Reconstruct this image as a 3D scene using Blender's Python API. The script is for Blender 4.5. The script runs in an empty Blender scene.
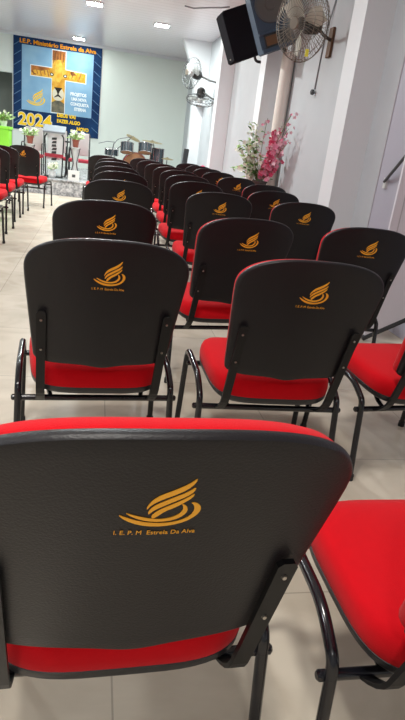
import bpy, bmesh, math, random
from mathutils import Vector, Matrix
random.seed(7)
PI = math.pi
S = bpy.context.scene
COL = S.collection

# ------------------------------------------------------------------ materials
def mat(name, col, rough=.5, metal=0., spec=.5, noise=None, bump=None, coat=0., emis=None, alpha=None, sheen=0., trans=0.):
    m = bpy.data.materials.new(name); m.use_nodes = True
    nt = m.node_tree; b = nt.nodes['Principled BSDF']
    b.inputs['Base Color'].default_value = (*col, 1)
    b.inputs['Roughness'].default_value = rough
    b.inputs['Metallic'].default_value = metal
    b.inputs['Specular IOR Level'].default_value = spec
    b.inputs['Coat Weight'].default_value = coat
    b.inputs['Sheen Weight'].default_value = sheen
    b.inputs['Transmission Weight'].default_value = trans
    if alpha is not None: b.inputs['Alpha'].default_value = alpha
    if emis:
        b.inputs['Emission Color'].default_value = (*emis[0], 1); b.inputs['Emission Strength'].default_value = emis[1]
    tc = nt.nodes.new('ShaderNodeTexCoord')
    if noise:                                   # (scale, amount, second colour)
        n = nt.nodes.new('ShaderNodeTexNoise'); n.inputs['Scale'].default_value = noise[0]; n.inputs['Detail'].default_value = 5
        nt.links.new(tc.outputs['Object'], n.inputs['Vector'])
        r = nt.nodes.new('ShaderNodeValToRGB'); r.color_ramp.elements[0].position = noise[1]; r.color_ramp.elements[1].position = 1 - noise[1]
        r.color_ramp.elements[0].color = (*col, 1); r.color_ramp.elements[1].color = (*noise[2], 1)
        nt.links.new(n.outputs['Fac'], r.inputs['Fac']); nt.links.new(r.outputs['Color'], b.inputs['Base Color'])
    if bump:                                    # (scale, strength)
        n = nt.nodes.new('ShaderNodeTexNoise'); n.inputs['Scale'].default_value = bump[0]; n.inputs['Detail'].default_value = 6
        nt.links.new(tc.outputs['Object'], n.inputs['Vector'])
        k = nt.nodes.new('ShaderNodeBump'); k.inputs['Strength'].default_value = bump[1]; k.inputs['Distance'].default_value = .01
        nt.links.new(n.outputs['Fac'], k.inputs['Height']); nt.links.new(k.outputs['Normal'], b.inputs['Normal'])
    return m

M = {}
M['shell'] = mat('black_plastic', (.0098, .0092, .0112), .38, spec=.32, bump=(320, .12))
M['rim'] = mat('black_under_plastic', (.018, .018, .021), .4)
M['red'] = mat('red_fabric', (.60, .003, .009), .85, spec=.10, noise=(60, .25, (.56, .003, .009)), bump=(700, .25), sheen=.08)
M['tube'] = mat('black_gloss_tube', (.006, .006, .009), .18, spec=.5, coat=.2)
M['bar'] = mat('black_flat_bar', (.006, .006, .007), .45, spec=.3)
M['bolt'] = mat('steel_bolt', (.45, .42, .38), .3, 1)
M['rubber'] = mat('rubber', (.02, .02, .02), .8)
M['gold'] = mat('gold_print', (1., .46, .035), .5, spec=.3)
M['gold_bright'] = mat('gold_bright', (.9, .5, .05), .5)
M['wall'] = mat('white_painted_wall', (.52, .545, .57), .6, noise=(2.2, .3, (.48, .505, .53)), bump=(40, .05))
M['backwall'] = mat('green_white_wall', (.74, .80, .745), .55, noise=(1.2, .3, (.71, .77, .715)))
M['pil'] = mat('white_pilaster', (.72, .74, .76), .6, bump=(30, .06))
M['white'] = mat('white_plastic', (.60, .61, .60), .4)
M['cream'] = mat('cream_plastic', (.68, .64, .56), .4)
M['wire'] = mat('fan_wire', (.20, .165, .135), .35, .6)
M['motor'] = mat('fan_motor', (.035, .03, .028), .45)
M['metal'] = mat('grey_metal', (.10, .105, .11), .45, .4)
M['dark'] = mat('dark_iron', (.02, .022, .024), .5)
M['spk_black'] = mat('speaker_black', (.008, .007, .010), .9, spec=.08, noise=(200, .35, (.012, .011, .014)))
M['spk_blue'] = mat('speaker_blue_grey', (.035, .06, .10), .6, bump=(200, .2))
M['cone'] = mat('speaker_cone', (.10, .095, .09), .5)
M['brown'] = mat('speaker_horn_brown', (.12, .055, .02), .5)
M['green_box'] = mat('lime_green', (.28, .78, .05), .5)
M['leaf'] = mat('leaf', (.10, .25, .06), .5)
M['leaf_light'] = mat('leaf_light', (.35, .52, .18), .5)
M['terra'] = mat('terracotta', (.30, .09, .06), .7)
M['petal_white'] = mat('petal_white', (.80, .82, .70), .6)
M['petal_pink'] = mat('petal_pink', (.72, .22, .33), .6)
M['petal_deep'] = mat('petal_deep_pink', (.60, .04, .12), .6)
M['petal_pale'] = mat('petal_pale_pink', (.78, .45, .52), .6)
M['pot_dark'] = mat('dark_pot', (.06, .05, .045), .5)
M['stem'] = mat('stem', (.16, .20, .08), .6)
M['acrylic'] = mat('clear_acrylic', (.85, .93, .93), .08, alpha=.35)
M['chrome'] = mat('chrome', (.6, .6, .6), .15, 1)
M['brass'] = mat('cymbal_brass', (.62, .50, .28), .3, .8)
M['drum'] = mat('drum_blue_black', (.03, .042, .052), .25, coat=.5)
M['drumskin'] = mat('drum_wood', (.35, .16, .07), .5)
M['white_wood'] = mat('white_upholstery', (.48, .45, .45), .6)
M['red_seat'] = mat('dark_red_velvet', (.38, .03, .05), .8)
M['grey_top'] = mat('grey_top', (.22, .25, .28), .4)
M['sign'] = mat('white_card', (.8, .83, .82), .5)
M['door_leaf'] = mat('white_door_leaf', (.66, .63, .68), .45)
M['shade_panel'] = mat('lavender_shade_panel', (.40, .385, .45), .45)  # darker than the wall paint, with the wall's shade put into the colour
M['joint'] = mat('door_joint', (.45, .43, .46), .6)
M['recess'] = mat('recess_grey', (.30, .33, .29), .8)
M['pipe'] = mat('pipe_cream', (.72, .66, .60), .5)
M['cable'] = mat('cable_grey', (.25, .26, .28), .5)
M['tape'] = mat('yellow_tag', (.75, .65, .05), .5)
M['lamp_glow'] = mat('lamp_glow', (1, 1, 1), .5, emis=((.93, 1., .98), 40))
M['b_navy'] = mat('banner_navy', (.008, .022, .075), .85, spec=.15, noise=(2, .3, (.014, .05, .14)))
M['b_blue'] = mat('banner_sky', (.20, .38, .58), .85, spec=.15, noise=(2.2, .3, (.30, .50, .66)))
M['b_line'] = mat('banner_line', (.10, .18, .30), .85, spec=.15)
M['b_white'] = mat('banner_white', (.85, .88, .88), .85, spec=.15)
M['b_fur'] = mat('lion_fur', (.62, .28, .03), .85, spec=.15, noise=(6, .36, (.85, .55, .10)))
M['b_mane'] = mat('lion_mane', (.16, .06, .03), .85, spec=.15, noise=(5, .34, (.55, .20, .05)))
M['b_yellow'] = mat('lion_yellow', (.88, .58, .10), .85, spec=.15, noise=(9, .36, (.75, .36, .04)))
M['b_grey'] = mat('lion_grey_chin', (.07, .075, .06), .85, noise=(9, .34, (.22, .19, .12)))
M['b_dark'] = mat('lion_dark', (.03, .025, .02), .85, spec=.15)
M['b_muz'] = mat('lion_muzzle', (.72, .66, .52), .85, spec=.15)
M['b_orange'] = mat('banner_orange', (.85, .33, .01), .85, spec=.15)
M['b_yel2'] = mat('banner_yellow', (.95, .62, .03), .85, spec=.15)

def floor_mat():
    m = bpy.data.materials.new('porcelain_tile_floor'); m.use_nodes = True
    nt = m.node_tree; b = nt.nodes['Principled BSDF']; N = nt.nodes.new; L = nt.links.new
    tc = N('ShaderNodeTexCoord'); mp = N('ShaderNodeMapping'); mp.inputs['Location'].default_value = (-.088, -.42, 0)
    L(tc.outputs['Object'], mp.inputs['Vector'])
    br = N('ShaderNodeTexBrick'); br.offset = 0; br.squash = 1
    br.inputs['Scale'].default_value = 1; br.inputs['Brick Width'].default_value = .71; br.inputs['Row Height'].default_value = .71
    br.inputs['Mortar Size'].default_value = .0025; br.inputs['Mortar Smooth'].default_value = .3
    br.inputs['Color1'].default_value = (.66, .59, .48, 1); br.inputs['Color2'].default_value = (.63, .56, .455, 1); br.inputs['Mortar'].default_value = (.44, .39, .32, 1)
    L(mp.outputs['Vector'], br.inputs['Vector'])
    n = N('ShaderNodeTexNoise'); n.inputs['Scale'].default_value = 3.2; n.inputs['Detail'].default_value = 7; n.inputs['Distortion'].default_value = 1.2
    L(tc.outputs['Object'], n.inputs['Vector'])
    r = N('ShaderNodeValToRGB'); r.color_ramp.elements[0].color = (.84, .83, .81, 1); r.color_ramp.elements[1].color = (1, 1, 1, 1)
    r.color_ramp.elements[0].position = .35; r.color_ramp.elements[1].position = .6
    L(n.outputs['Fac'], r.inputs['Fac'])
    mx = N('ShaderNodeMix'); mx.data_type = 'RGBA'; mx.blend_type = 'MULTIPLY'; mx.inputs[0].default_value = 1
    L(br.outputs['Color'], mx.inputs[6]); L(r.outputs['Color'], mx.inputs[7]); L(mx.outputs[2], b.inputs['Base Color'])
    b.inputs['Roughness'].default_value = .27; b.inputs['Specular IOR Level'].default_value = .4
    return m
def ceil_mat():
    m = bpy.data.materials.new('pvc_ceiling_strips'); m.use_nodes = True
    nt = m.node_tree; b = nt.nodes['Principled BSDF']; N = nt.nodes.new; L = nt.links.new
    tc = N('ShaderNodeTexCoord'); w = N('ShaderNodeTexWave'); w.bands_direction = 'Y'; w.wave_profile = 'SAW'
    w.inputs['Scale'].default_value = 1.55; w.inputs['Distortion'].default_value = 0
    L(tc.outputs['Object'], w.inputs['Vector'])
    r = N('ShaderNodeValToRGB'); r.color_ramp.elements[0].color = (.52, .49, .50, 1); r.color_ramp.elements[1].color = (.80, .76, .79, 1)
    r.color_ramp.elements[0].position = .0; r.color_ramp.elements[1].position = .10
    L(w.outputs['Fac'], r.inputs['Fac']); L(r.outputs['Color'], b.inputs['Base Color'])
    k = N('ShaderNodeBump'); k.inputs['Strength'].default_value = .25; k.inputs['Distance'].default_value = .004
    L(w.outputs['Fac'], k.inputs['Height']); L(k.outputs['Normal'], b.inputs['Normal'])
    b.inputs['Roughness'].default_value = .28; b.inputs['Specular IOR Level'].default_value = .45
    return m
def granite_mat():
    m = bpy.data.materials.new('grey_granite'); m.use_nodes = True
    nt = m.node_tree; b = nt.nodes['Principled BSDF']; N = nt.nodes.new; L = nt.links.new
    tc = N('ShaderNodeTexCoord'); n = N('ShaderNodeTexNoise'); n.inputs['Scale'].default_value = 14; n.inputs['Detail'].default_value = 8; n.inputs['Roughness'].default_value = .7
    L(tc.outputs['Object'], n.inputs['Vector'])
    r = N('ShaderNodeValToRGB'); e = r.color_ramp.elements
    e[0].position = .38; e[0].color = (.16, .17, .18, 1); e[1].position = .62; e[1].color = (.72, .72, .73, 1)
    x = e.new(.5); x.color = (.42, .43, .45, 1)
    L(n.outputs['Fac'], r.inputs['Fac']); L(r.outputs['Color'], b.inputs['Base Color'])
    b.inputs['Roughness'].default_value = .25
    return m
M['floor'] = floor_mat(); M['ceil'] = ceil_mat(); M['granite'] = granite_mat()

# ------------------------------------------------------------------ mesh helpers
def obj(name, bm, m, parent=None, smooth=False, label=None):
    me = bpy.data.meshes.new(name)
    bmesh.ops.recalc_face_normals(bm, faces=bm.faces)
    bm.to_mesh(me); bm.free()
    for mm in (m if isinstance(m, (list, tuple)) else [m]): me.materials.append(mm)
    if smooth:
        for p in me.polygons: p.use_smooth = True
        me.set_sharp_from_angle(angle=math.radians(40))
    o = bpy.data.objects.new(name, me); COL.objects.link(o)
    if parent: o.parent = parent
    if label: o['label'] = label
    return o
def thing(name, label, cat, loc=(0, 0, 0), rz=0, group=None):
    o = bpy.data.objects.new(name, None); COL.objects.link(o); o.empty_display_size = .1
    o.location = loc; o.rotation_euler = (0, 0, rz); o['label'] = label; o['category'] = cat
    if group: o['group'] = group
    return o
def tag(o, label, cat, group=None):
    o['label'] = label; o['category'] = cat
    if group: o['group'] = group
    return o
def struct(name, bm, m, label=None):
    o = obj(name, bm, m); o['kind'] = 'structure'
    if label: o['label'] = label
    return o
def NB(): return bmesh.new()
def box(bm, x0, x1, y0, y1, z0, z1, bev=0):
    vs = [bm.verts.new((x, y, z)) for x in (x0, x1) for y in (y0, y1) for z in (z0, z1)]
    fs = [bm.faces.new([vs[i] for i in f]) for f in ((0, 1, 3, 2), (4, 6, 7, 5), (0, 4, 5, 1), (2, 3, 7, 6), (0, 2, 6, 4), (1, 5, 7, 3))]
    if bev:
        es = {e for f in fs for e in f.edges}
        bmesh.ops.bevel(bm, geom=list(es), offset=bev, segments=2, affect='EDGES', profile=.5)
    return bm
def tube(bm, pts, r, n=10, cap=True, closed=False, rb=None, up=None):
    """sweep an (elliptical) section along points; rb = second radius"""
    pts = [Vector(p) for p in pts]; rings = []; L = len(pts)
    prev = None
    for i, p in enumerate(pts):
        if closed: t = (pts[(i + 1) % L] - pts[i - 1]).normalized()
        else: t = (pts[min(i + 1, L - 1)] - pts[max(i - 1, 0)]).normalized()
        if prev is None:
            a = Vector(up) if up else (Vector((0, 0, 1)) if abs(t.z) < .9 else Vector((1, 0, 0)))
        else: a = prev
        u = (a - t * a.dot(t)).normalized(); v = t.cross(u); prev = u
        rr = r[i] if isinstance(r, (list, tuple)) else r
        r2 = rb if rb else rr
        rings.append([bm.verts.new(p + u * math.cos(2 * PI * k / n) * rr + v * math.sin(2 * PI * k / n) * r2) for k in range(n)])
    for i in range(L if closed else L - 1):
        a, b = rings[i], rings[(i + 1) % L]
        for k in range(n): bm.faces.new((a[k], a[(k + 1) % n], b[(k + 1) % n], b[k]))
    if cap and not closed:
        bm.faces.new(rings[0][::-1]); bm.faces.new(rings[-1])
    return bm
def arc_path(pts, rad, seg=6):
    """round the corners of a polyline"""
    pts = [Vector(p) for p in pts]; out = [pts[0]]
    for i in range(1, len(pts) - 1):
        a, b, c = pts[i - 1], pts[i], pts[i + 1]
        d1 = (a - b); d2 = (c - b); r = min(rad, d1.length * .49, d2.length * .49)
        p1 = b + d1.normalized() * r; p2 = b + d2.normalized() * r
        for k in range(seg + 1):
            t = k / seg; out.append(p1 * (1 - t) ** 2 + b * 2 * t * (1 - t) + p2 * t * t)
    out.append(pts[-1]); return out
def lathe(bm, prof, n=24, o=(0, 0, 0), mtx=None):
    rings = []
    for r, z in prof:
        if r < 1e-5: rings.append([bm.verts.new((0, 0, z))])
        else: rings.append([bm.verts.new((r * math.cos(2 * PI * k / n), r * math.sin(2 * PI * k / n), z)) for k in range(n)])
    for a, b in zip(rings, rings[1:]):
        for k in range(n):
            k2 = (k + 1) % n
            if len(a) == 1 and len(b) == 1: continue
            if len(a) == 1: bm.faces.new((a[0], b[k], b[k2]))
            elif len(b) == 1: bm.faces.new((a[k], a[k2], b[0]))
            else: bm.faces.new((a[k], a[k2], b[k2], b[k]))
    vs = [v for rg in rings for v in rg]
    if mtx: bmesh.ops.transform(bm, matrix=mtx, verts=vs)
    bmesh.ops.translate(bm, verts=vs, vec=Vector(o))
    return bm
def prism(bm, pts, d, f=None):
    """polygon (x,z) extruded by d along +y; f(x,z) gives the base y"""
    f = f or (lambda x, z: 0)
    a = [bm.verts.new((x, f(x, z), z)) for x, z in pts]; b = [bm.verts.new((x, f(x, z) + d, z)) for x, z in pts]
    n = len(pts)
    for i in range(n): bm.faces.new((a[i], a[(i + 1) % n], b[(i + 1) % n], b[i]))
    f1 = bm.faces.new(a[::-1]); f2 = bm.faces.new(b); f1.normal_update(); f2.normal_update()
    bmesh.ops.triangulate(bm, faces=[f1, f2])
    return bm
def text_mesh(txt, size, depth=.001, bold=0.0, width=None):
    """lettering as a bmesh in the x,z plane, its face towards -y, centred on the origin"""
    cu = bpy.data.curves.new('t', 'FONT'); cu.body = txt; cu.size = size; cu.extrude = depth; cu.offset = bold; cu.resolution_u = 3
    cu.align_x = 'CENTER'; cu.align_y = 'CENTER'
    o = bpy.data.objects.new('t', cu); COL.objects.link(o)
    dg = bpy.context.evaluated_depsgraph_get(); dg.update()
    me = bpy.data.meshes.new_from_object(o.evaluated_get(dg))
    bm = NB(); bm.from_mesh(me)
    bpy.data.objects.remove(o); bpy.data.meshes.remove(me); bpy.data.curves.remove(cu)
    if width:
        xs = [v.co.x for v in bm.verts]; k = width / (max(xs) - min(xs)); mid = (max(xs) + min(xs)) / 2
        for v in bm.verts: v.co.x = (v.co.x - mid) * k
    for v in bm.verts: v.co = Vector((v.co.x, -v.co.z, v.co.y))
    return bm

# ------------------------------------------------------------------ setting (metres; +y towards the stage, camera near the origin)
ZC, YB, XR, XL, YF = 3.2, 16.0, 2.24, -4.6, -3.2
bm = NB(); box(bm, XL - .2, XR + 1.2, YF - .2, YB + 1.6, -.12, 0); struct('floor', bm, M['floor'])
bm = NB(); box(bm, XL - .2, XR + 1.2, YF - .2, YB + 1.6, ZC, ZC + .1); struct('ceiling', bm, M['ceil'])
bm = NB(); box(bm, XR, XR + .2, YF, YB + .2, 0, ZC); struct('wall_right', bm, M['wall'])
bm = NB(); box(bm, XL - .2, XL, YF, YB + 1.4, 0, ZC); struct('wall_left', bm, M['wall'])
bm = NB(); box(bm, XL - .2, XR + .2, YF - .2, YF, 0, ZC); struct('wall_rear', bm, M['wall'])
# back wall with a dark opening at its left
bm = NB(); box(bm, -2.14, XR, YB, YB + .2, 0, ZC); box(bm, XL, -2.14, YB, YB + .2, 2.3, ZC); struct('wall_back', bm, M['backwall'])
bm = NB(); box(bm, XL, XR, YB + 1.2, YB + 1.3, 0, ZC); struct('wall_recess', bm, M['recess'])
# stage
bm = NB(); box(bm, XL, XR, 11.0, YB + 1.2, 0, .255); box(bm, XL, XR, 10.97, 11.3, .255, .275, .004)
struct('floor_stage', bm, M['granite'])
# pilasters on the right wall
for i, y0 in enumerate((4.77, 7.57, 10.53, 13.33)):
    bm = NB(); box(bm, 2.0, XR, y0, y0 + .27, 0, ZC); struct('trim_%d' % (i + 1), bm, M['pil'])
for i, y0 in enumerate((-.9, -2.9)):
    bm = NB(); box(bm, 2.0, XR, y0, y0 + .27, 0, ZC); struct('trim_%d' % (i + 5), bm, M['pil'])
# triangular haunch at the far pilaster
bm = NB(); prism(bm, [(1.64, ZC), (2.24, ZC), (2.24, 1.95), (2.08, 1.95), (1.80, 2.85)], .25, lambda x, z: 13.08)
struct('trim_7', bm, M['pil'])
bm = NB(); box(bm, XL, XR, 15.93, YB, 3.13, ZC); struct('trim_8', bm, M['pil'])
bm = NB(); box(bm, 2.222, XR, .2, 4.40, .0, 2.9); g_ = struct('wall_shade_panel', bm, M['shade_panel'], 'added lavender grey panel, darkened to stand in for shade on the right wall')  # added panel; its dark colour stands in for dimmer light on the wall
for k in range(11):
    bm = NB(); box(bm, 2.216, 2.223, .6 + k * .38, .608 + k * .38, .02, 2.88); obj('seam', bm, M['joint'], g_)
bm = NB(); box(bm, 2.225, XR, 4.40, 10.9, 0, .09); struct('baseboard_right', bm, M['joint'])

# ------------------------------------------------------------------ the chair
SH = dict(zb=.4389, yb=-.0507, lean=-.330)
def by(x, z): return SH['yb'] + SH['lean'] * (z - SH['zb']) + .0327 * (x / .231) ** 2
def outline(grow=0., n=56):
    pts = []
    def w(z): return .204 + (.2312 - .204) * min(1, max(0, (z - .439) / .30)) + grow
    us = [math.sin(-PI / 2 + PI * k / n) for k in range(n + 1)]
    for u in us:                                 # along the top, left to right
        z = .750 + (.1035 + grow) * max(0, 1 - abs(u) ** 2.6) ** .42; pts.append((u * w(z), z))
    for k in range(1, 9):
        z = .750 - (.750 - .473) * k / 9; pts.append((w(z), z))
    for u in reversed(us):
        z = .473 - (.033 + grow) * max(0, 1 - abs(u) ** 7) ** .4 - .010 * math.exp(-(u / .22) ** 2); pts.append((u * w(z), z))
    for k in range(1, 9):
        z = .473 + (.750 - .473) * k / 9; pts.append((-w(z), z))
    return pts
def puff(bm, out, layers, centre, caps=8, surf=by):
    """closed cushion from rings of the outline. layers: (scale, depth) from back to front; both ends closed by concentric rings"""
    cx, cz = centre; full = []
    s0, d0 = layers[0]; s1, d1 = layers[-1]
    for k in range(1, caps): full.append((s0 * k / caps, d0))
    full += layers
    for k in range(caps - 1, 0, -1): full.append((s1 * k / caps, d1[1] + (d1[0] - d1[1]) * (k / caps) ** 2 if isinstance(d1, tuple) else d1))
    rings = []
    for s, d in full:
        if isinstance(d, tuple): d = d[0]
        ring = []
        for x, z in out:
            X = cx + (x - cx) * s; Z = cz + (z - cz) * s
            ring.append(bm.verts.new((X, surf(X, Z) + d, Z)))
        rings.append(ring)
    n = len(out)
    for a, b in zip(rings, rings[1:]):
        for k in range(n): bm.faces.new((a[k], a[(k + 1) % n], b[(k + 1) % n], b[k]))
    bm.faces.new(rings[0]); bm.faces.new(rings[-1][::-1])
    return bm
C0 = (0, .64)
OUT = outline()

EM = {'outer': [(22, 200), (60, 222), (120, 236), (190, 237), (260, 225), (320, 203), (355, 175), (368, 150), (360, 130), (335, 118), (312, 120), (330, 130), (340, 150), (332, 175), (300, 198), (250, 214), (190, 222), (120, 220), (65, 210)],
      'inner': [(48, 188), (90, 206), (150, 216), (210, 213), (265, 200), (300, 178), (312, 155), (300, 135), (275, 128), (286, 140), (290, 155), (278, 175), (245, 193), (200, 203), (150, 203), (95, 197)],
      'f1': [(305, 20), (280, 45), (230, 75), (180, 100), (150, 125), (135, 155), (138, 168), (150, 145), (185, 120), (235, 95), (280, 68), (303, 40)],
      'f2': [(312, 55), (285, 78), (235, 105), (190, 130), (160, 150), (145, 175), (150, 188), (165, 168), (195, 148), (240, 122), (285, 97), (310, 75)],
      'f3': [(316, 80), (290, 102), (245, 130), (205, 152), (178, 172), (163, 192), (172, 203), (188, 192), (215, 165), (250, 147), (285, 122), (312, 98)]}
def smooth_poly(p, it=1):
    for _ in range(it):
        q = []
        for i in range(len(p)):
            a, b = p[i], p[(i + 1) % len(p)]
            q += [(a[0] * .75 + b[0] * .25, a[1] * .75 + b[1] * .25), (a[0] * .25 + b[0] * .75, a[1] * .25 + b[1] * .75)]
        p = q
    return p
def emblem_polys(width, cx=0, cz=0, it=1):
    out = []; a = math.radians(6.5); k = width / 345.
    for nme in EM:
        pl = []
        for x, y in EM[nme]:
            dx, dy = x - 192, -(y - 135)
            X = dx * math.cos(a) + dy * math.sin(a); Z = -dx * math.sin(a) + dy * math.cos(a)
            pl.append((cx + X * k, cz + Z * k * 1.5))
        out.append(smooth_poly(pl, it))
    return out

def make_chair(label, group):
    t = thing('church_chair', label, 'chair', group=group)
    # back shell: rounded rim
    bm = NB()
    puff(bm, OUT, [(.965, -.009), (.982, -.008), (.994, -.0045), (1., .001), (1., .007), (.99, .011)], C0, caps=9)
    obj('back_shell', bm, M['shell'], t, True)
    # front cushion
    bm = NB()
    puff(bm, outline(-.004), [(.985, .009), (.998, .014), (1.002, .024), (.995, .036), (.975, .046), (.93, (.053, .060))], C0, caps=7)
    obj('back_cushion', bm, M['red'], t, True)
    # printed emblem with lettering
    bm = NB()
    f = lambda x, z: by(x, z) - .0100
    for pl in emblem_polys(.088, -.002, .758): prism(bm, pl, .0012, f)
    tb = text_mesh('I. E. P. M  Estrela Da Alva', .0100, .0003, width=.090)
    for v in tb.verts:
        x, y, z = v.co; z += .709; x -= .003; v.co = Vector((x, f(x, z) + y, z))
    me = bpy.data.meshes.new('tmp'); tb.to_mesh(me); tb.free(); bm.from_mesh(me); bpy.data.meshes.remove(me)
    obj('emblem', bm, M['gold'], t, label='orange gold flame emblem with small lettering')
    # seat cushion (outline in x, y)
    def seat_out(g=0):
        pts = []; N = 64
        for k in range(N):
            a = 2 * PI * k / N; ca, sa = math.cos(a), math.sin(a)
            e = .48
            x = math.copysign(abs(ca) ** e, ca); y = math.copysign(abs(sa) ** e, sa)
            w = .222 + .012 * y
            pts.append((x * (w + g), .178 + y * (.190 + g)))
        return pts
    so = seat_out()
    def seat_layers(bm, layers, caps, crown):
        rings = []; c = (0, .178)
        s0, z0 = layers[0]; s1, z1 = layers[-1]
        full = [(s0 * k / caps, z0) for k in range(1, caps)] + layers + [(s1 * k / caps, z1 + crown * (1 - (k / caps) ** 2)) for k in range(caps - 1, 0, -1)]
        for s, z in full:
            ring = []
            for x, y in so:
                X = x * s; Y = c[1] + (y - c[1]) * s
                ring.append(bm.verts.new((X, Y, z + .10 * (Y - .175) - .02 * max(0, (Y - .31) / .07) ** 2)))
            rings.append(ring)
        n = len(so)
        for a, b in zip(rings, rings[1:]):
            for k in range(n): bm.faces.new((a[k], a[(k + 1) % n], b[(k + 1) % n], b[k]))
        bm.faces.new(rings[0][::-1]); bm.faces.new(rings[-1])
    bm = NB(); seat_layers(bm, [(.985, .358), (1.0, .364), (1.008, .380), (1.0, .400), (.975, .414), (.93, .422)], 7, .012)
    obj('seat', bm, M['red'], t, True)
    bm = NB(); seat_layers(bm, [(.90, .334), (.96, .338), (.995, .348), (1.0, .361), (.985, .364)], 4, 0)
    obj('seat_shell', bm, M['rim'], t, True, label='black plastic pan under the seat')
    # tube frame
    for s in (-1, 1):
        x = s * .254
        bm = NB()
        tube(bm, arc_path([(x, .050, .28), (x, .056, .315), (x, .135, .364), (x, .370, .372), (x, .392, .28)], .085, 7), .0115, 12)
        obj('side_rail', bm, M['tube'], t, True)
        for (ya, yb) in ((.050, .012), (.392, .410)):
            bm = NB(); tube(bm, [(x, ya, .282), (x + s * .003, (ya + yb) / 2, .14), (x + s * .006, yb, .018)], .0114, 12)
            lg = obj('leg', bm, M['tube'], t, True)
            bm = NB(); tube(bm, [(x + s * .006, yb, .024), (x + s * .006, yb, .0)], .0145, 12); obj('rubber_foot', bm, M['rubber'], lg, True)
    for y, z, w in ((.060, .275, .272), (.345, .322, .254)):
        bm = NB(); tube(bm, [(-w - .004, y, z), (-w, y, z), (w, y, z), (w + .004, y, z)], [.007, .0105, .0105, .007], 12)
        obj('crossbar', bm, M['tube'], t, True)
    # lugs from crossbar to seat pan
    for s in (-1, 1):
        bm = NB(); tube(bm, arc_path([(s * .15, .060, .278), (s * .16, .10, .300), (s * .15, .15, .340)], .03, 4), .008, 8)
        obj('seat_bracket', bm, M['tube'], t, True)
        # flat upright, bolted to the shell
        bm = NB()
        def upy(z): return SH['yb'] + SH['lean'] * (z - SH['zb']) + .006 + 9 * max(0, .345 - z) ** 2
        zs = [.268, .285, .305, .325, .345, .42, .50, .58, .618, .626]
        rows = []
        for z in zs:
            h = .0135 if z < .62 else .008
            rows.append([bm.verts.new((s * .183 + dx, upy(z) + dy, z)) for dx, dy in ((-h, 0), (h, 0), (h, -.010), (-h, -.010))])
        for a, b in zip(rows, rows[1:]):
            for k in range(4): bm.faces.new((a[k], a[(k + 1) % 4], b[(k + 1) % 4], b[k]))
        bm.faces.new(rows[0]); bm.faces.new(rows[-1][::-1])
        up = obj('upright', bm, M['bar'], t)
        for z in (.597, .495):
            bm = NB(); lathe(bm, [(0, -.004), (.003, -.0036), (.0042, 0), (.0042, .002)], 12, (s * .183, upy(z) - .010, z), Matrix.Rotation(math.radians(-90), 4, 'X') @ Matrix.Scale(1, 4))
            obj('bolt', bm, M['bolt'], up, True)
    return t

def copy_tree(o, parent=None):
    c = o.copy(); COL.objects.link(c); c.parent = parent
    for ch in list(o.children): copy_tree(ch, c)
    return c
ORD = ['nearest', 'second', 'third', 'fourth', 'fifth', 'sixth', 'seventh', 'eighth', 'ninth', 'tenth', 'eleventh']
cols = {
 'left column beside the open aisle': [(.081, .650, .03), (.042, 1.700, .066), (.034, 2.69, .16), (.150, 4.05, .06), (.2, 5.1, .06), (.2, 5.95, .05), (.2, 7.05, .05), (.22, 8.05, .05), (.10, 8.95, .08)],
 'middle column': [(.642, 1.664, -.0), (.656, 2.58, .16), (.825, 3.95, .03), (.82, 4.9, .06), (.89, 5.85, .05), (.93, 6.75, .05), (.92, 7.5, .05), (.88, 8.3, .05), (.82, 9.1, .06), (.76, 9.9, .05)],
 'right column along the pilastered wall': [(.695, .597, .0), (1.262, 1.71, 0.12), (1.32, 2.71, .0), (1.42, 3.90, -.03), (1.48, 4.85, .05), (1.66, 5.75, .04), (1.59, 6.70, .05), (1.58, 7.7, .06), (1.60, 8.6, .05), (1.60, 9.4, .05), (1.56, 10.2, .05)],
 'block across the aisle': [(-1.14, 5.45, -.04), (-1.18, 6.4, -.05), (-1.21, 7.3, -.04), (-1.20, 8.05, -.06), (-1.00, 8.95, -.22)],
}
SPECIAL = {('left column beside the open aisle', 0): 'black backed red chair filling the bottom of the picture, closest chair of all',
           ('right column along the pilastered wall', 0): 'red seat chair cut off at the bottom right corner, beside the closest black backrest',
           ('right column along the pilastered wall', 1): 'red seat chair cut off by the right edge, behind the bottom right seat',
           ('block across the aisle', 4): 'black backed red chair nearest the stage in the block across the aisle'}
first = None
for cname, lst in cols.items():
    for i, (x, y, r) in enumerate(lst):
        lab = SPECIAL.get((cname, i), 'black backed red chair, %s from the camera in the %s' % (ORD[i], cname))
        g = 'black and red chairs in the ' + cname
        if first is None: first = o = make_chair(lab, g)
        else: o = copy_tree(first)
        o.location = (x, y, 0); o.rotation_euler = (0, 0, r); o['label'] = lab; o['group'] = g

# ------------------------------------------------------------------ stage: banner
def flat(name, pts, m, parent, y, d=.002, label=None, it=0):
    bm = NB(); prism(bm, smooth_poly(pts, it) if it else pts, d, lambda x, z: y); return obj(name, bm, m, parent, label=label)
def rect(x0, x1, z0, z1): return [(x0, z0), (x1, z0), (x1, z1), (x0, z1)]
bn = thing('banner', 'large blue 2024 banner with a lion cross hung behind the stage', 'banner', (-1.055, YB - .005, 1.03))
bn_w, bn_h = 2.12, 2.13
YS = -.02
flat('banner_cloth', rect(-1.06, 1.06, 0, bn_h), M['b_navy'], bn, YS, .012)
flat('sky_panel', rect(-.86, .86, .47, 1.93), M['b_blue'], bn, YS - .004, .003)
for s in (-1, 1):
    bm = NB()
    for k in range(9):
        z = .12 + k * .22
        prism(bm, [(s * .88, z + .12), (s * 1.05, z), (s * 1.05, z + .02), (s * .88, z + .14)], .002, lambda x, zz: YS - .003)
    obj('border_stripe', bm, M['b_line'], bn)
CX = .02; c0, c1 = -.155, .155
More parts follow.
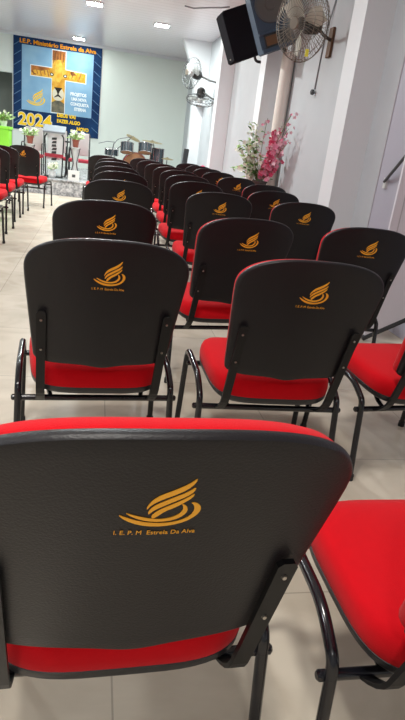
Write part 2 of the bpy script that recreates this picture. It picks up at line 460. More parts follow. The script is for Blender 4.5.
cross = [(CX - .155, .50), (CX + .16, .50), (CX + .16, 1.27), (CX + .66, 1.26), (CX + .66, 1.47), (CX + .16, 1.50), (CX + .16, 1.90), (CX - .155, 1.90), (CX - .155, 1.50), (CX - .66, 1.50), (CX - .66, 1.28), (CX - .155, 1.28)]
outl = [(CX + (x - CX) * (1.03 if abs(x - CX) > .3 else 1.10), z + (.018 if z > 1.4 else (-.018))) for x, z in cross]
flat('cross_outline', outl, M['b_white'], bn, YS - .006, .002)
cr = flat('lion_cross', cross, M['b_fur'], bn, YS - .008, .002, label='cross shape filled with a lion face')
flat('mane_patch', [(CX - .155, 1.68), (CX + .16, 1.72), (CX + .16, 1.9), (CX - .155, 1.9)], M['b_mane'], cr, YS - .010, .002)
flat('mane_patch', [(CX - .66, 1.36), (CX - .56, 1.30), (CX - .38, 1.42), (CX - .20, 1.46), (CX - .24, 1.5), (CX - .66, 1.5)], M['b_mane'], cr, YS - .010, .002)
flat('mane_patch', [(CX + .26, 1.46), (CX + .36, 1.34), (CX + .50, 1.28), (CX + .46, 1.40), (CX + .34, 1.49)], M['b_mane'], cr, YS - .010, .002)
flat('mane_patch', [(CX - .155, .50), (CX + .16, .50), (CX + .16, .72), (CX + .06, .78), (CX - .06, .78), (CX - .155, .72)], M['b_grey'], cr, YS - .010, .002)
for k in range(9):
    x = CX - .14 + k * .034; z = 1.60 + .05 * (k % 3)
    flat('mane_strand', [(x, z), (x + .014, z + .02), (x + .03 - .01 * (k % 2), z + .22), (x + .006, z + .18)], M['b_dark' if k % 2 else 'b_mane'], cr, YS - .0112, .002)
for s_ in (-1, 1):
    for k in range(5):
        x = CX + s_ * (.22 + k * .09); z = 1.30 + .03 * (k % 2)
        flat('mane_strand', [(x, z), (x + s_ * .02, z - .01), (x + s_ * .07, z + .15), (x + s_ * .05, z + .16)], M['b_mane' if k % 2 or s_ < 0 else 'b_orange'], cr, YS - .0125, .002)
flat('brow', [(CX - .10, 1.60), (CX, 1.74), (CX + .10, 1.60), (CX + .07, 1.2), (CX - .07, 1.2)], M['b_yellow'], cr, YS - .0115, .002, it=1)
for s in (-1, 1):
    flat('cheek', [(CX + s * .16, 1.36), (CX + s * .40, 1.30), (CX + s * .62, 1.34), (CX + s * .60, 1.42), (CX + s * .34, 1.40)], M['b_yellow'], cr, YS - .0115, .002, it=1)
    flat('eye_patch', [(CX + s * .10, 1.36), (CX + s * .17, 1.41), (CX + s * .22, 1.36), (CX + s * .16, 1.31)], M['b_dark'], cr, YS - .013, .002, it=1)
    flat('eye', [(CX + s * .13, 1.36), (CX + s * .165, 1.385), (CX + s * .195, 1.36), (CX + s * .16, 1.335)], M['b_white'], cr, YS - .0145, .002, it=1)
flat('muzzle', [(CX - .145, .88), (CX - .13, 1.03), (CX, 1.08), (CX + .13, 1.03), (CX + .15, .88), (CX + .08, .78), (CX - .08, .78)], M['b_muz'], cr, YS - .013, .002, it=2)
flat('nose', [(CX - .10, 1.08), (CX + .10, 1.08), (CX + .04, 1.0), (CX + .012, .93), (CX + .09, .86), (CX + .10, .84), (CX, .88), (CX - .10, .84), (CX - .09, .86), (CX - .012, .93), (CX - .04, 1.0)], M['b_dark'], cr, YS - .0145, .002)
bm = NB()
for pl in emblem_polys(.46, -.52, .80): prism(bm, pl, .002, lambda x, z: YS - .006)
obj('emblem', bm, M['b_yel2'], bn, label='yellow flame emblem left of the cross')
def banner_text(name, txt, size, x, z, m, bold=.0, width=None, lab=None, dy=.006):
    bm = text_mesh(txt, size, .001, bold, width)
    bmesh.ops.translate(bm, verts=bm.verts, vec=(x, YS - dy, z)); return obj(name, bm, m, bn, label=lab)
banner_text('title_lettering', 'I.E.P. Ministério Estrela da Alva', .13, 0, 2.0, M['b_orange'], .004, 1.82)
banner_text('year_outline', '2024', .40, -.53, .24, M['b_white'], .022, .84, dy=.0055)
banner_text('year_lettering', '2024', .40, -.53, .24, M['b_yel2'], .012, .82, 'large yellow 2024', dy=.008)
for k, (tx, w, dx) in enumerate((('DEUS VAI', .46, .24), ('FAZER ALGO', .58, .30), ('NOVO', .30, .66))):
    banner_text('slogan_lettering', tx, .115, dx, .44 - k * .135, M['b_yel2'], .006, w)
for k, (tx, w) in enumerate((('PROJETOS', .40), ('UMA NOVA', .38), ('CONQUISTA', .46), ('ETERNA', .30))):
    banner_text('verse_lettering', tx, .10, .52 + .02 * k, .98 - k * .115, M['b_white'], .005, w)

# ------------------------------------------------------------------ stage furniture
ST = .275
def high_chair(x, y, w, lab):
    t = thing('high_back_chair', lab, 'chair', (x, y, ST), 0, 'high backed chairs on the stage')
    for s in (-1, 1):
        bm = NB(); tube(bm, arc_path([(s * w, .20, 0), (s * w, .20, .42), (s * w * .98, .26, .83), (s * (w - .05), .26, .86)], .03, 4), .011, 8); obj('back_post', bm, M['dark'], t, True)
        bm = NB(); tube(bm, [(s * w, -.2, 0), (s * w, -.2, .34)], .012, 8); obj('leg', bm, M['dark'], t, True)
        bm = NB(); tube(bm, arc_path([(s * w, -.2, .33), (s * w, -.2, .56), (s * w, .2, .56)], .04, 4), .011, 8); obj('armrest', bm, M['dark'], t, True)
    bm = NB(); box(bm, -w + .02, w - .02, .22, .25, .42, .84, .01); obj('backrest', bm, M['white_wood'], t)
    bm = NB(); box(bm, -w - .01, w + .01, -.22, .2, .30, .36, .015); obj('seat', bm, M['red_seat'], t)
    return t
high_chair(-1.22, 11.95, .185, 'white backed iron framed chair on stage behind the left flower pot')
high_chair(-.78, 12.1, .19, 'white backed iron framed chair on stage behind the clear lectern')
high_chair(-.34, 11.95, .19, 'white backed iron framed chair on stage behind the right flower pot')

# lectern
t = thing('lectern', 'clear acrylic lectern with grey top at the centre of the stage', 'lectern', (-.79, 11.5, ST))
bm = NB(); prism(bm, [(-.15, .02), (.15, .02), (.17, .80), (-.17, .80)], .012); o = obj('front_panel', bm, M['acrylic'], t)
for s in (-1, 1):
    bm = NB(); tube(bm, arc_path([(s * .15, 0, 0), (s * .17, 0, .72), (s * .13, 0, .76)], .03, 4), .012, 8); obj('upright', bm, M['dark'], t, True)
bm = NB(); box(bm, -.17, .17, -.02, .3, 0, .02); obj('base', bm, M['dark'], t)
bm = NB(); box(bm, -.20, .20, -.15, .20, .82, .86, .01); bmesh.ops.rotate(bm, verts=bm.verts, cent=(0, 0, .84), matrix=Matrix.Rotation(math.radians(18), 3, 'X')); obj('top', bm, M['grey_top'], t)
bm = NB()
for k in range(7): prism(bm, [(-.04 + .012 * (k % 2), .70 - k * .06), (.05 - .01 * (k % 3), .71 - k * .06), (.04, .665 - k * .06), (-.05, .66 - k * .06)], .004, lambda x, z: -.006)
obj('ornament', bm, M['dark'], t, label='dark vertical ornament on the lectern front')
bm = NB(); prism(bm, rect(-.17, .17, .36, .42), .03, lambda x, z: -.035); obj('band', bm, M['red_seat'], t, label='dark red band across the lectern')

def leaf_blade(bm, p, d, L, w):
    d = Vector(d).normalized(); s = d.cross(Vector((0, 0, 1)));
    if s.length < .1: s = Vector((1, 0, 0))
    s.normalize(); n = s.cross(d) * .15 * L; p = Vector(p)
    a = bm.verts.new(p); b = bm.verts.new(p + d * L * .5 + s * w * .5); c = bm.verts.new(p + d * L - n); e = bm.verts.new(p + d * L * .5 - s * w * .5); m_ = bm.verts.new(p + d * L * .5 + n)
    bm.faces.new((a, b, m_)); bm.faces.new((b, c, m_)); bm.faces.new((c, e, m_)); bm.faces.new((e, a, m_))
def rdir(up=.3):
    a = random.uniform(0, 2 * PI); z = random.uniform(-.2, 1) + up; return Vector((math.cos(a), math.sin(a), z)).normalized()
def flower(bm, p, r, n=5):
    p = Vector(p); ax = rdir(0); ax.y = -abs(ax.y) - .3; ax.normalize(); u = ax.orthogonal().normalized(); v = ax.cross(u)
    for k in range(n):
        a = 2 * PI * k / n; d = u * math.cos(a) + v * math.sin(a); s = ax.cross(d)
        q = [p, p + d * r * .6 + s * r * .38 + ax * r * .15, p + d * r + ax * r * .3, p + d * r * .6 - s * r * .38 + ax * r * .15]
        bm.faces.new([bm.verts.new(c) for c in q])
def potted(x, y, z, lab, group, flowers):
    t = thing('flower_pot', lab, 'flower pot', (x, y, z), 0, group)
    bm = NB(); lathe(bm, [(0, 0), (.045, 0), (.06, .11), (.07, .11), (.07, .135), (.058, .135), (.055, .12), (0, .12)], 16); obj('pot', bm, M['terra'], t, True)
    bm = NB()
    for k in range(70):
        d = rdir(.4); leaf_blade(bm, Vector((0, 0, .12)) + d * random.uniform(0, .12), d, random.uniform(.06, .12), .035)
    obj('foliage', bm, M['leaf_light'], t)
    bm = NB()
    for k in range(flowers):
        d = rdir(.6); flower(bm, Vector((0, 0, .14)) + d * random.uniform(.10, .18), .035)
    obj('blossom', bm, M['petal_white'], t)
    return t
def stand(x, y, h, lab):
    t = thing('plant_stand', lab, 'plant stand', (x, y, ST), 0, 'pale column stands under the stage flower pots')
    bm = NB(); lathe(bm, [(0, 0), (.10, 0), (.10, .02), (.06, .04), (.055, h - .04), (.085, h - .015), (.085, h), (0, h)], 20); obj('column', bm, M['white'], t, True)
    for s in (-1, 1):
        bm = NB(); tube(bm, [(s * .09, -.03, .01), (s * .03, -.06, h * .5), (s * .085, -.03, h - .01)], .008, 6); obj('strut', bm, M['dark'], t, True)
stand(-1.22, 11.45, .55, 'pale column stand under the left flower pot on stage')
potted(-1.22, 11.45, ST + .55, 'terracotta pot of white and green flowers left on the stage', 'terracotta flower pots on stage stands', 14)
stand(-.40, 11.45, .58, 'pale column stand under the right flower pot on stage')
potted(-.40, 11.45, ST + .58, 'terracotta pot of white and green flowers right on the stage', 'terracotta flower pots on stage stands', 14)

# sign card on the stage edge, small ornaments
t = thing('sign_card', 'small square white card standing on the stage edge', 'sign', (-.40, 11.0, ST))
bm = NB(); box(bm, -.10, .10, 0, .012, 0, .19, .002); obj('card', bm, M['sign'], t)
bm = NB(); prism(bm, rect(-.03, .03, .07, .12), .002, lambda x, z: -.003); obj('mark', bm, M['metal'], t, label='faint grey mark')
bm = NB(); box(bm, -.05, .05, .01, .06, 0, .012); obj('foot', bm, M['sign'], t)
t = thing('vase', 'round white vase with pale flowers at the lectern foot', 'vase', (-.80, 11.25, ST))
bm = NB(); lathe(bm, [(0, 0), (.05, 0), (.075, .05), (.06, .10), (.03, .13), (.038, .15), (.03, .15), (0, .13)], 18); obj('body', bm, M['white'], t, True)
bm = NB()
for k in range(26):
    d = rdir(.5); flower(bm, Vector((0, 0, .17)) + d * random.uniform(.02, .12), .04)
obj('blossom', bm, M['petal_white'], t)
bm = NB()
for k in range(30):
    d = rdir(.4); leaf_blade(bm, Vector((0, 0, .14)) + d * random.uniform(0, .08), d, .09, .03)
obj('foliage', bm, M['leaf_light'], t)
# crossed black music stand
t = thing('folding_stand', 'small black folding stand between the lectern and right chair', 'stand', (-.565, 11.7, ST))
for s in (-1, 1):
    bm = NB(); tube(bm, [(s * .035, 0, 0), (-s * .03, 0, .45)], .010, 6); obj('leg', bm, M['dark'], t, True)
bm = NB(); tube(bm, [(0, 0, .25), (0, 0, .66)], .009, 6); obj('pole', bm, M['dark'], t, True)
bm = NB(); box(bm, -.045, .045, -.02, .01, .64, .67, .004); obj('tray', bm, M['dark'], t)

# lime green counter with plants
t = thing('counter', 'lime green counter at the left end of the stage', 'counter', (-2.02, 11.7, ST))
bm = NB(); box(bm, -.42, .42, -.2, .2, .42, .74, .01); obj('body', bm, M['green_box'], t)
for lx in (-.38, .38):
    for ly in (-.16, .16):
        bm = NB(); tube(bm, [(lx, ly, .43), (lx, ly, 0)], .02, 8); obj('leg', bm, M['dark'], t, True)
bm = NB(); box(bm, -.44, .44, -.22, .22, .74, .79, .008); obj('top', bm, M['green_box'], t)
for k, (px, lab) in enumerate(((-2.16, 'leafy plant in white pot on the left of the lime green counter'), (-1.72, 'leafy plant in white pot at the right end of the lime green counter'))):
    t = thing('potted_plant', lab, 'plant', (px, 11.7, ST + .79), 0, 'plants on the lime green counter')
    bm = NB(); lathe(bm, [(0, 0), (.05, 0), (.07, .09), (.06, .09), (0, .08)], 14); obj('pot', bm, M['white'], t, True)
    bm = NB()
    for q in range(90):
        d = rdir(.5); leaf_blade(bm, Vector((0, 0, .08)) + d * random.uniform(0, .16), d, random.uniform(.06, .12), .04)
    obj('foliage', bm, [M['leaf'], M['leaf_light']][k], t)
    bm = NB()
    for q in range(8):
        d = rdir(.7); flower(bm, Vector((0, 0, .12)) + d * random.uniform(.1, .18), .03)
    obj('blossom', bm, M['petal_white'], t)

# ------------------------------------------------------------------ drum kit
DY = 13.9
def drum(name, x, y, z, r, h, lab, tilt=0, rest=0, cat='drum'):
    t = thing(name, lab, cat, (x, y, z)); t.rotation_euler = (tilt, 0, 0)
    bm = NB(); lathe(bm, [(r * .97, 0), (r, 0), (r, h), (r * .97, h)], 24); obj('shell', bm, M['drum'], t, True)
    for q, zz in (('bottom_head', .004), ('top_head', h - .004)):
        bm = NB(); lathe(bm, [(0, zz), (r * .98, zz), (r * .98, zz + .003), (0, zz + .003)], 24); obj(q, bm, M['drumskin' if q[0] == 'b' else 'white'], t)
    for zz in (.0, h):
        bm = NB(); tube(bm, [(r * 1.03 * math.cos(2 * PI * k / 24), r * 1.03 * math.sin(2 * PI * k / 24), zz) for k in range(24)], .009, 6, closed=True); obj('hoop', bm, M['chrome'], t, True)
    for k in range(8):
        a = 2 * PI * k / 8 + .2; bm = NB(); tube(bm, [(r * 1.04 * math.cos(a), r * 1.04 * math.sin(a), 0), (r * 1.04 * math.cos(a), r * 1.04 * math.sin(a), h)], .006, 6); obj('lug', bm, M['chrome'], t, True)
    return t
bd = thing('bass_drum', 'dark bass drum on the stage behind the chairs', 'drum', (.88, DY + .10, ST + .285))
bm = NB(); lathe(bm, [(.28, -.2), (.28, .2)], 28, mtx=Matrix.Rotation(PI / 2, 4, 'X')); obj('shell', bm, M['drum'], bd, True)
for s in (-1, 1):
    bm = NB(); lathe(bm, [(0, s * .2), (.275, s * .2)], 28, mtx=Matrix.Rotation(PI / 2, 4, 'X')); obj('head', bm, M['drumskin'], bd)
    bm = NB(); tube(bm, [(.285 * math.cos(2 * PI * k / 28), s * .2, .285 * math.sin(2 * PI * k / 28)) for k in range(28)], .012, 6, closed=True); obj('hoop', bm, M['chrome'], bd, True)
    bm = NB(); tube(bm, [(s * .18, -.18, -.18), (s * .3, -.28, -.285)], .008, 6); obj('spur', bm, M['chrome'], bd, True)
drum('tom_drum', .66, DY - .26, ST + .56, .14, .20, 'left dark blue tom drum with brown head and chrome lugs', -.3)
drum('tom_drum', 1.07, DY - .26, ST + .60, .15, .19, 'middle dark tom drum with chrome hoops in the drum kit', -.3)
ft = drum('floor_tom', 1.38, DY + .1, ST + .36, .16, .36, 'dark floor tom at the right of the drum kit', 0)
for k in range(3):
    a = 2 * PI * k / 3 + .5; bm = NB(); tube(bm, [(.17 * math.cos(a), .17 * math.sin(a), .2), (.18 * math.cos(a), .18 * math.sin(a), -.36)], .008, 6); obj('leg', bm, M['chrome'], ft, True)
sn = drum('snare_drum', .33, DY + .1, ST + .46, .15, .13, 'shallow snare drum at the left of the drum kit', .1)
bm = NB(); tube(bm, [(0, 0, 0), (0, 0, -.44)], .012, 8); obj('stand', bm, M['chrome'], sn, True)
def cymbal(x, y, z, r, base, lab, tx=0, ty=0):
    t = thing('cymbal', lab, 'cymbal', (base[0], base[1], ST), 0, 'cymbals of the drum kit')
    dx, dy, dz = x - base[0], y - base[1], z - ST
    bm = NB(); lathe(bm, [(0, .03), (.02, .028), (.045, .012), (r * .6, .004), (r, -.008), (r, -.010), (r * .6, .001), (.04, .006), (0, .02)], 28, (dx, dy, dz), Matrix.Rotation(ty, 4, 'Y') @ Matrix.Rotation(tx, 4, 'X'))
    obj('plate', bm, M['brass'], t, True)
    bm = NB(); tube(bm, [(0, 0, .25), (0, 0, dz * .62), (dx, dy, dz + .03)], .010, 8); obj('boom', bm, M['metal'], t, True)
    for k in range(3):
        a = 2 * PI * k / 3; bm = NB(); tube(bm, [(0, 0, .28), (.22 * math.cos(a), .22 * math.sin(a), .01)], .008, 6); obj('leg', bm, M['metal'], t, True)
    return t
cymbal(.80, DY, 1.16, .17, (.42, DY + .72), 'tilted brass cymbal above the left tom drum', .25, .35)
cymbal(1.24, DY, 1.13, .24, (1.42, DY + .72), 'wide flat brass cymbal above the right tom drum', .1, .05)
cymbal(1.62, DY, .80, .15, (1.62, DY + .1), 'small low cymbal at the right end of the drum kit', .1, 0)
t = thing('microphone_stand', 'grey boom microphone stand beside the drum kit', 'microphone stand', (.26, DY - .3, ST))
bm = NB(); tube(bm, [(0, 0, .1), (.10, 0, .72)], .012, 8); obj('pole', bm, M['metal'], t, True)
bm = NB(); tube(bm, [(-.24, 0, .68), (-.05, 0, .74), (.12, 0, .745)], .008, 8); obj('boom_arm', bm, M['metal'], t, True)
bm = NB(); tube(bm, arc_path([(.10, 0, .70), (.18, 0, .82), (.50, 0, .90)], .08, 5), .007, 8); obj('boom_arm', bm, M['metal'], t, True)
for k in range(3):
    a = 2 * PI * k / 3; bm = NB(); tube(bm, [(0, 0, .12), (.25 * math.cos(a), .25 * math.sin(a), .01)], .009, 6); obj('leg', bm, M['metal'], t, True)
# black instrument case leaning in the far corner, two red vases
t = thing('instrument_case', 'narrow black case leaning in the far right corner of the stage', 'case', (1.86, 12.95, ST))
bm = NB(); box(bm, -.055, .055, -.04, .04, 0, .80, .015); bmesh.ops.rotate(bm, verts=bm.verts, cent=(0, 0, 0), matrix=Matrix.Rotation(math.radians(4), 3, 'Y')); obj('body', bm, M['dark'], t)
bm = NB(); tube(bm, arc_path([(-.02, -.05, .5), (-.02, -.09, .5), (-.02, -.09, .62), (-.02, -.05, .62)], .02, 3), .006, 6); obj('handle', bm, M['metal'], t, True)
for x, lab in ((1.885, 'left one of two small red vases by the far pilasters'), (2.02, 'right one of two small red vases by the far pilasters')):
    t = thing('red_vase', lab, 'vase', (x, 11.3, ST), 0, 'red vases by the far pilasters')
    bm = NB(); lathe(bm, [(0, 0), (.055, 0), (.05, .1), (.03, .3), (.035, .4), (.055, .46), (.05, .52), (.02, .54), (0, .53)], 16); obj('body', bm, M['petal_deep'], t, True)

# ------------------------------------------------------------------ big flower arrangement by the wall
t = thing('pedestal', 'white column pedestal under the pink and white flower arrangement', 'pedestal', (1.96, 6.98, 0))
bm = NB(); lathe(bm, [(0, 0), (.088, 0), (.088, .04), (.07, .07), (.065, .62), (.088, .65), (.088, .68), (0, .68)], 24); obj('column', bm, M['white'], t, True)
t = thing('flower_arrangement', 'tall pink and white artificial flowers in a dark pot by the pilaster', 'flowers', (1.96, 6.98, .68))
bm = NB(); lathe(bm, [(0, 0), (.075, 0), (.10, .13), (.11, .13), (.11, .15), (.09, .15), (0, .12)], 20); obj('pot', bm, M['pot_dark'], t, True)
stems = NB(); lv = NB(); pk = NB(); dp = NB(); wh = NB(); pl = NB(); ll = NB()
def spray(tip, bend, kind):
    p0 = Vector((random.uniform(-.03, .03), random.uniform(-.03, .03), .12)); tip = Vector(tip)
    mid = (p0 + tip) / 2 + Vector(bend); pts = [p0 * (1 - t_) ** 2 + mid * 2 * t_ * (1 - t_) + tip * t_ * t_ for t_ in [k / 10 for k in range(11)]]
    tube(stems, pts, .0035, 5)
    for k in range(3, 11):
        for q in range(3):
            p = pts[k] + Vector((random.gauss(0, .03), random.gauss(0, .03), random.gauss(0, .02)))
            if kind == 'pink': flower(random.choice([pk, pk, dp, pl]), p, random.uniform(.028, .045))
            elif kind == 'pale':
                if q < 2: flower(random.choice([pl, pl, pk]), p, random.uniform(.016, .026))
            else:
                if q < 2: flower(wh, p, random.uniform(.020, .034))
                if (k + q) % 2: leaf_blade(random.choice([lv, ll]), p, rdir(0), .09, .045)
for k in range(9): spray((random.uniform(.02, .16), random.uniform(-.35, -.22), random.uniform(.36, .72)), (.02, 0, 0), 'pink')
for tx, tz in ((.18, .90), (.17, .76), (.0, .86), (.08, .78), (.16, .62), (.12, .88)): spray((tx, random.uniform(-.48, -.30) if tx > .05 else 0, tz), (-.04, 0, 0), 'pale')
for k in range(10): spray((random.uniform(-.30, -.06), random.uniform(-.14, .08), random.uniform(.22, .82)), (-.04, 0, .02), 'white')
for k in range(16):
    d = rdir(.4); leaf_blade(lv, Vector((0, 0, .14)) + d * .04, d, .18, .06)
for k in range(18): flower(wh, Vector((random.gauss(-.02, .07), random.gauss(0, .06), random.uniform(.15, .3))), .04)
obj('stem', stems, M['stem'], t); obj('leaf', lv, M['leaf'], t); obj('pale_leaf', ll, M['leaf_light'], t); obj('pink_blossom', pk, M['petal_pink'], t); obj('deep_pink_blossom', dp, M['petal_deep'], t)
obj('white_blossom', wh, M['petal_white'], t); obj('pale_pink_blossom', pl, M['petal_pale'], t)

# ------------------------------------------------------------------ wall pipe, cables
bm = NB(); tube(bm, [(2.155, 7.17, 0), (2.155, 7.17, 2.28)], .075, 20); o = obj('wall_pipe', bm, M['pipe'], None, True); tag(o, 'cream vertical pipe on the wall under the blue speaker', 'pipe')
bm = NB(); tube(bm, [(2.235, 6.12, 3.1), (2.232, 6.12, 2.63), (2.215, 6.18, 2.40), (2.232, 6.27, 2.2), (2.232, 6.30, 1.84)], .008, 8); 
t = thing('hanging_cable', 'thin grey cable running down the wall behind the near fan', 'cable', (0, 0, 0)); obj('cord', bm, M['cable'], t, True)
bm = NB(); lathe(bm, [(0, -.03), (.02, -.022), (.026, 0), (.02, .022), (0, .03)], 12, (2.21, 6.29, 1.81)); obj('end_knob', bm, M['metal'], t, True)

# ------------------------------------------------------------------ wall fans
def wall_fan(loc, normal, R, lab, mount, blade_m, n_rad=36, spin=.3, wr=.0022, wirem='wire'):
    t = thing('wall_fan', lab, 'fan', mount)
    n = Vector(normal).normalized(); q = n.to_track_quat('Z', 'Y').to_matrix().to_4x4()
    T = Matrix.Translation(Vector(loc) - Vector(mount)) @ q
    def tr(bm): bmesh.ops.transform(bm, matrix=T, verts=bm.verts); return bm
    def prof(a, sgn):            # cage profile: rim at z=0
        return (R * math.cos(a), sgn * (.11 if sgn > 0 else .10) * math.sin(a) ** .8 if a > 0 else 0)
    for sgn, nm in ((1, 'front_cage'), (-1, 'rear_cage')):
        bm = NB()
        for k in range(n_rad):
            th = 2 * PI * k / n_rad; pts = []
            for j in range(7):
                a = (PI / 2) * j / 6 * .88; r, z = prof(a, sgn); tw = th + .35 * (j / 6) * sgn
                pts.append((r * math.cos(tw), r * math.sin(tw), z))
            tube(bm, pts, wr, 4, cap=False)
        for a in (0, .35, .75, 1.15):
            r, z = prof(a, sgn)
            tube(bm, [(r * math.cos(2 * PI * k / 40), r * math.sin(2 * PI * k / 40), z) for k in range(40)], wr * (2.2 if a == 0 else 1.2), 6, closed=True)
        obj(nm, tr(bm), M[wirem], t, True)
    bm = NB(); lathe(bm, [(0, .118), (.05, .116), (.058, .108), (.05, .100), (0, .1)], 20); obj('badge', tr(bm), M['wire'], t, True)
    bm = NB(); lathe(bm, [(0, .055), (.045, .05), (.055, .02), (.055, -.02), (0, -.02)], 20); obj('hub', tr(bm), M['motor' if blade_m == 'cream' else 'white'], t, True)
    for k in range(3):
        bm = NB(); vs = []; th0 = spin + 2 * PI * k / 3; Rb = R * .84
        for i in range(9):
            r = .04 + (Rb - .04) * i / 8; w = .11 + .52 * math.sin(PI * min(1, (i + .6) / 8.6)) ** .8 if i < 8 else .34
            row = []
            for j in range(7):
                u = -1 + 2 * j / 6; a = th0 + u * w * .75; z = .022 * u * 1.6 - .01 * u * u
                row.append(bm.verts.new((r * math.cos(a), r * math.sin(a), z)))
            vs.append(row)
        for a, b in zip(vs, vs[1:]):
            for j in range(6): bm.faces.new((a[j], a[j + 1], b[j + 1], b[j]))
        bmesh.ops.solidify(bm, geom=bm.faces[:], thickness=.003)
        obj('blade', tr(bm), M[blade_m], t, True)
    bm = NB(); lathe(bm, [(0, -.05), (.06, -.05), (.075, -.07), (.08, -.13), (.07, -.20), (.04, -.23), (0, -.235)], 24); mo = obj('motor', tr(bm), M['motor'], t, True)
    bm = NB()
    for k in range(9):
        z = -.075 - k * .014; tube(bm, [((.083) * math.cos(2 * PI * i / 24), .083 * math.sin(2 * PI * i / 24), z) for i in range(24)], .003, 5, closed=True)
    obj('cooling_fin', tr(bm), M['motor'], mo)
    back = (T @ Vector((0, 0, -.18)))
    bm = NB(); tube(bm, [back, (back + Vector((0, 0, 0))) * .5 + Vector((0, 0, -.02)), (0, 0, 0)], .016, 10); obj('bracket_arm', bm, M['motor'], t, True)
    bm = NB(); box(bm, -.03, -.0, -.05, .05, -.15, .12, .008); obj('wall_plate', bm, M['brown' if blade_m == 'cream' else 'metal'], t)
    return t
wall_fan((1.82, 5.78, 2.31), (-.88, -.45, -.16), .32, 'large wire cage wall fan with cream blades beside the blue speaker', (2.24, 6.05, 2.26), 'cream', 48, .25)
bm = NB(); box(bm, 1.80, 1.83, 5.49, 5.50, 2.00, 2.06); tag(obj('yellow_tag', bm, M['tape']), 'small yellow tag at the bottom of the near fan cage', 'tag')
wall_fan((1.72, 12.0, 2.45), (-.90, -.42, .05), .28, 'far pale wall fan with its cage seen from the side', (2.24, 11.55, 2.30), 'white', 22, .2, .0022, 'metal')
wall_fan((1.92, 11.9, 1.99), (-.06, -.10, -.99), .27, 'far wall fan tipped flat so that its cage faces down', (2.24, 11.35, 1.95), 'white', 22, .5, .0022, 'metal')

# ------------------------------------------------------------------ loudspeakers
def frame_dir(n):
    n = Vector(n).normalized(); x = Vector((0, 0, 1)).cross(n).normalized(); u = n.cross(x); m_ = Matrix((x, -n, u)).transposed().to_4x4(); return m_   # local -y is the front
def speaker(name, lab, centre, R_, w, h, d, m, kind):
    t = thing(name, lab, 'speaker', centre)
    def tr(bm): bmesh.ops.transform(bm, matrix=R_, verts=bm.verts); return bm
    bm = NB(); vs = []
    for x, y in ((-w / 2, -d / 2), (w / 2, -d / 2), (w * .36, d / 2), (-w * .36, d / 2)): vs.append((x, y))
    a = [bm.verts.new((x, y, -h / 2)) for x, y in vs]; b = [bm.verts.new((x, y, h / 2)) for x, y in vs]
    for k in range(4): bm.faces.new((a[k], a[(k + 1) % 4], b[(k + 1) % 4], b[k]))
    bm.faces.new(a[::-1]); bm.faces.new(b)
    bmesh.ops.bevel(bm, geom=bm.edges[:], offset=.012, segments=2, affect='EDGES')
    obj('cabinet', tr(bm), m, t)
    if kind == 'blue':
        F = -d / 2
        bm = NB(); lathe(bm, [(.150, .012), (.175, .014), (.178, 0), (.150, 0)], 32, (0, F, .10), Matrix.Rotation(PI / 2, 4, 'X')); obj('woofer_ring', tr(bm), M['metal'], t, True)
        bm = NB(); lathe(bm, [(0, .010), (.05, .016), (.055, .002), (.13, .006), (.152, .010), (.152, 0), (0, -.0)], 32, (0, F - .002, .10), Matrix.Rotation(PI / 2, 4, 'X')); obj('woofer', tr(bm), M['cone'], t, True)
        bm = NB(); box(bm, -w * .38, w * .38, F - .012, F - .002, -h * .44, -h * .24, .004); hn = obj('horn_opening', tr(bm), M['dark'], t)
        bm = NB(); box(bm, -w * .34, w * .0, F - .016, F - .011, -h * .41, -h * .27, .003); obj('horn_flare', tr(bm), M['brown'], t)
        for z0, z1 in ((-h * .5, -h * .44), (-h * .24, -h * .20)):
            bm = NB(); box(bm, -w * .5, w * .5, F - .03, F + .01, z0, z1, .006); obj('front_rail', tr(bm), m, t)
    else:
        bm = NB(); box(bm, -w * .46, w * .46, -d / 2 - .008, -d / 2, -h * .47, h * .47, .006); obj('grille', tr(bm), M['spk_black'], t)
        bm = NB(); box(bm, -.03, .03, -d / 2 - .011, -d / 2 - .006, -h * .42, -h * .39, .001); obj('badge', tr(bm), M['bolt'], t)
    sx = .12 if kind == 'blue' else 0; bm = NB(); tube(bm, arc_path([(sx, d * .3 * (kind != 'blue'), -h * .46), (sx, 0 if kind == 'blue' else d * .3, -h * .5 - .06), (sx + (.22 if kind == 'blue' else 0), d * .3 + (.20 if kind != 'blue' else -.12), -h * .5 - .16)], .03, 4), .018, 8); obj('bracket', tr(bm), M['dark'], t, True)
    return t
TL_ = math.radians(25)
roll = Matrix.Rotation(-TL_, 4, 'Y')
speaker('black_speaker', 'tall black loudspeaker bracketed high on the wall, left of the blue one', (1.765, 8.22, 2.565), roll @ Matrix.Rotation(-PI / 2, 4, 'Z'), .42, .60, .40, M['spk_black'], 'black')
speaker('blue_speaker', 'blue grey loudspeaker with round woofer high on the wall', (1.845, 7.22, 2.60), roll, .41, .70, .40, M['spk_blue'], 'blue')

# cable at the ceiling
bm = NB(); tube(bm, [(1.25, 10.2, 3.18), (1.36, 10.0, 3.13), (1.62, 9.9, 3.16), (1.72, 9.6, 3.12), (1.85, 9.6, 3.15)], .011, 6); tag(obj('loose_cable', bm, M['cable'], None, True), 'loose grey cable at the ceiling left of the black speaker', 'cable')

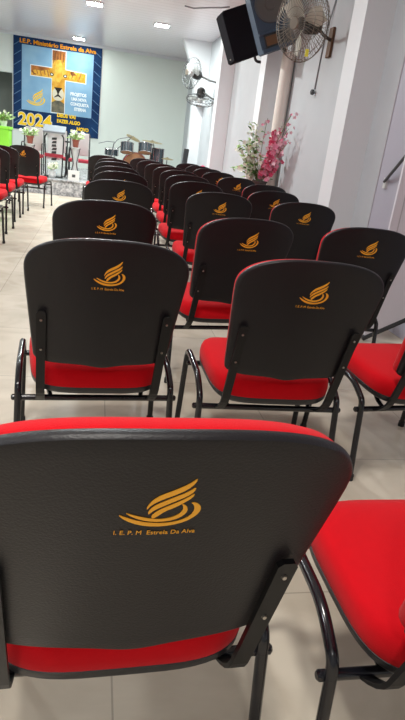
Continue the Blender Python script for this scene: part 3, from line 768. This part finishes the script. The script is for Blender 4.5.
# ------------------------------------------------------------------ white leaf and stay arm at the right
t = thing('metal_door_leaf', 'white metal door leaf with a dark slanted bottom rail by the right wall', 'door', (1.90, 3.42, 0))
d = Vector((1, -.1, 0)).normalized(); nrm = Vector((-d.y, d.x, 0))
def slab(bm, u0, u1, z0, z1, off, th, slope=0):
    ps = []
    for o_ in (off, off + th):
        for u, z in ((u0, z0 + slope * u0), (u1, z0 + slope * u1), (u1, z1), (u0, z1)): ps.append(bm.verts.new(d * u + nrm * o_ + Vector((0, 0, z))))
    for f in ((0, 1, 2, 3), (7, 6, 5, 4), (0, 4, 5, 1), (1, 5, 6, 2), (2, 6, 7, 3), (3, 7, 4, 0)): bm.faces.new([ps[i] for i in f])
bm = NB(); slab(bm, -.02, .31, .03, 2.05, 0, .025, .62); obj('panel', bm, M['door_leaf'], t)
bm = NB(); slab(bm, -.02, .31, .0, .03, -.006, .037, .62)
for v in bm.verts:
    if v.co.z > .4: pass
bm.free(); bm = NB()
tube(bm, [d * -.03 + Vector((0, .01, .012)), d * .31 + Vector((0, .01, .215))], .020, 8); obj('bottom_rail', bm, M['dark'], t, True, label='dark sloping bottom rail')
bm = NB(); slab(bm, .03, .036, .08, 2.0, -.003, .003); obj('seam', bm, M['joint'], t)
t = thing('stay_arm', 'grey metal arm slanting down to the wall beside the white door leaf', 'metal arm', (2.2, 4.25, 1.04))
bm = NB(); tube(bm, [(0, 0, 0), (-.10, -.50, .26)], .012, 8); obj('rod', bm, M['metal'], t, True)
bm = NB(); box(bm, -.0, .05, -.02, .02, -.05, .03, .004); obj('wall_bracket', bm, M['white'], t)

# ------------------------------------------------------------------ lamps
lamps = [(-.16, 11.24, 62, 'square ceiling lamp above the stage edge, cut by the top edge', 'c'), (1.08, 12.1, 58, 'square ceiling lamp nearest the right wall pilasters', 'c'), (-.55, 15.37, 11, 'square ceiling lamp directly above the banner', 'c')]
for x, y, p, lab, _ in lamps:
    t = thing('ceiling_lamp', lab, 'lamp', (x, y, ZC), 0, 'square recessed ceiling lamps')
    bm = NB(); box(bm, -.15, .15, -.15, .15, -.02, 0, .004); obj('frame', bm, M['white'], t)
    bm = NB(); box(bm, -.125, .125, -.125, .125, -.024, -.018); obj('diffuser', bm, M['lamp_glow'], t)
def area(x, y, p, col=(.93, 1, .97), s=.2):
    l = bpy.data.lights.new('area_light', 'AREA'); l.shape = 'SQUARE'; l.size = s; l.energy = p; l.color = col
    o = bpy.data.objects.new('area_light', l); COL.objects.link(o); o.location = (x, y, ZC - .03)
for x, y, p, *_ in lamps: area(x, y, p)
cool = (.93, 1, .98); warm = (1, .88, .76)
area(-2.6, 12.5, 50, cool); area(-2.8, 8.5, 50, cool); area(-.2, 7.9, 96, (.96, 1, .99), .2); area(-2.6, 4.6, 50, (.92, .97, 1)); area(-.1, 4.2, 26, (.90, .96, 1))  # added unseen lamps; the strongest one placed by the pilaster and fan shadows
area(-.4, .6, 46, (1, .96, .90), .4); area(-2.9, .6, 32, (.95, .97, 1), .4); area(-.6, -2.0, 30, (1, .97, .94), .3)  # more unseen lamps, added over and behind the camera to brighten near surfaces

w = bpy.data.worlds.new('room_world'); S.world = w; w.use_nodes = True
w.node_tree.nodes['Background'].inputs['Color'].default_value = (.85, .92, 1, 1); w.node_tree.nodes['Background'].inputs['Strength'].default_value = .08

# ------------------------------------------------------------------ camera
cam = bpy.data.cameras.new('camera'); co = bpy.data.objects.new('camera', cam); COL.objects.link(co)
F = Vector((.2025689, .91447871, -.35027778)); R = Vector((.97803862, -.1710115, .11914496)); U = Vector((-.049054, .36672026, .92903711))
co.matrix_world = Matrix(((R.x, U.x, -F.x, 0), (R.y, U.y, -F.y, 0), (R.z, U.z, -F.z, 1.1057), (0, 0, 0, 1)))
cam.sensor_fit = 'VERTICAL'; cam.sensor_height = 36; cam.lens = 559.05 / 720 * 36; cam.clip_start = .02
S.camera = co
vs = S.view_settings; vs.view_transform = 'Standard'; vs.look = 'None'; vs.gamma = 1; vs.use_curve_mapping = False; vs.exposure = 0.3
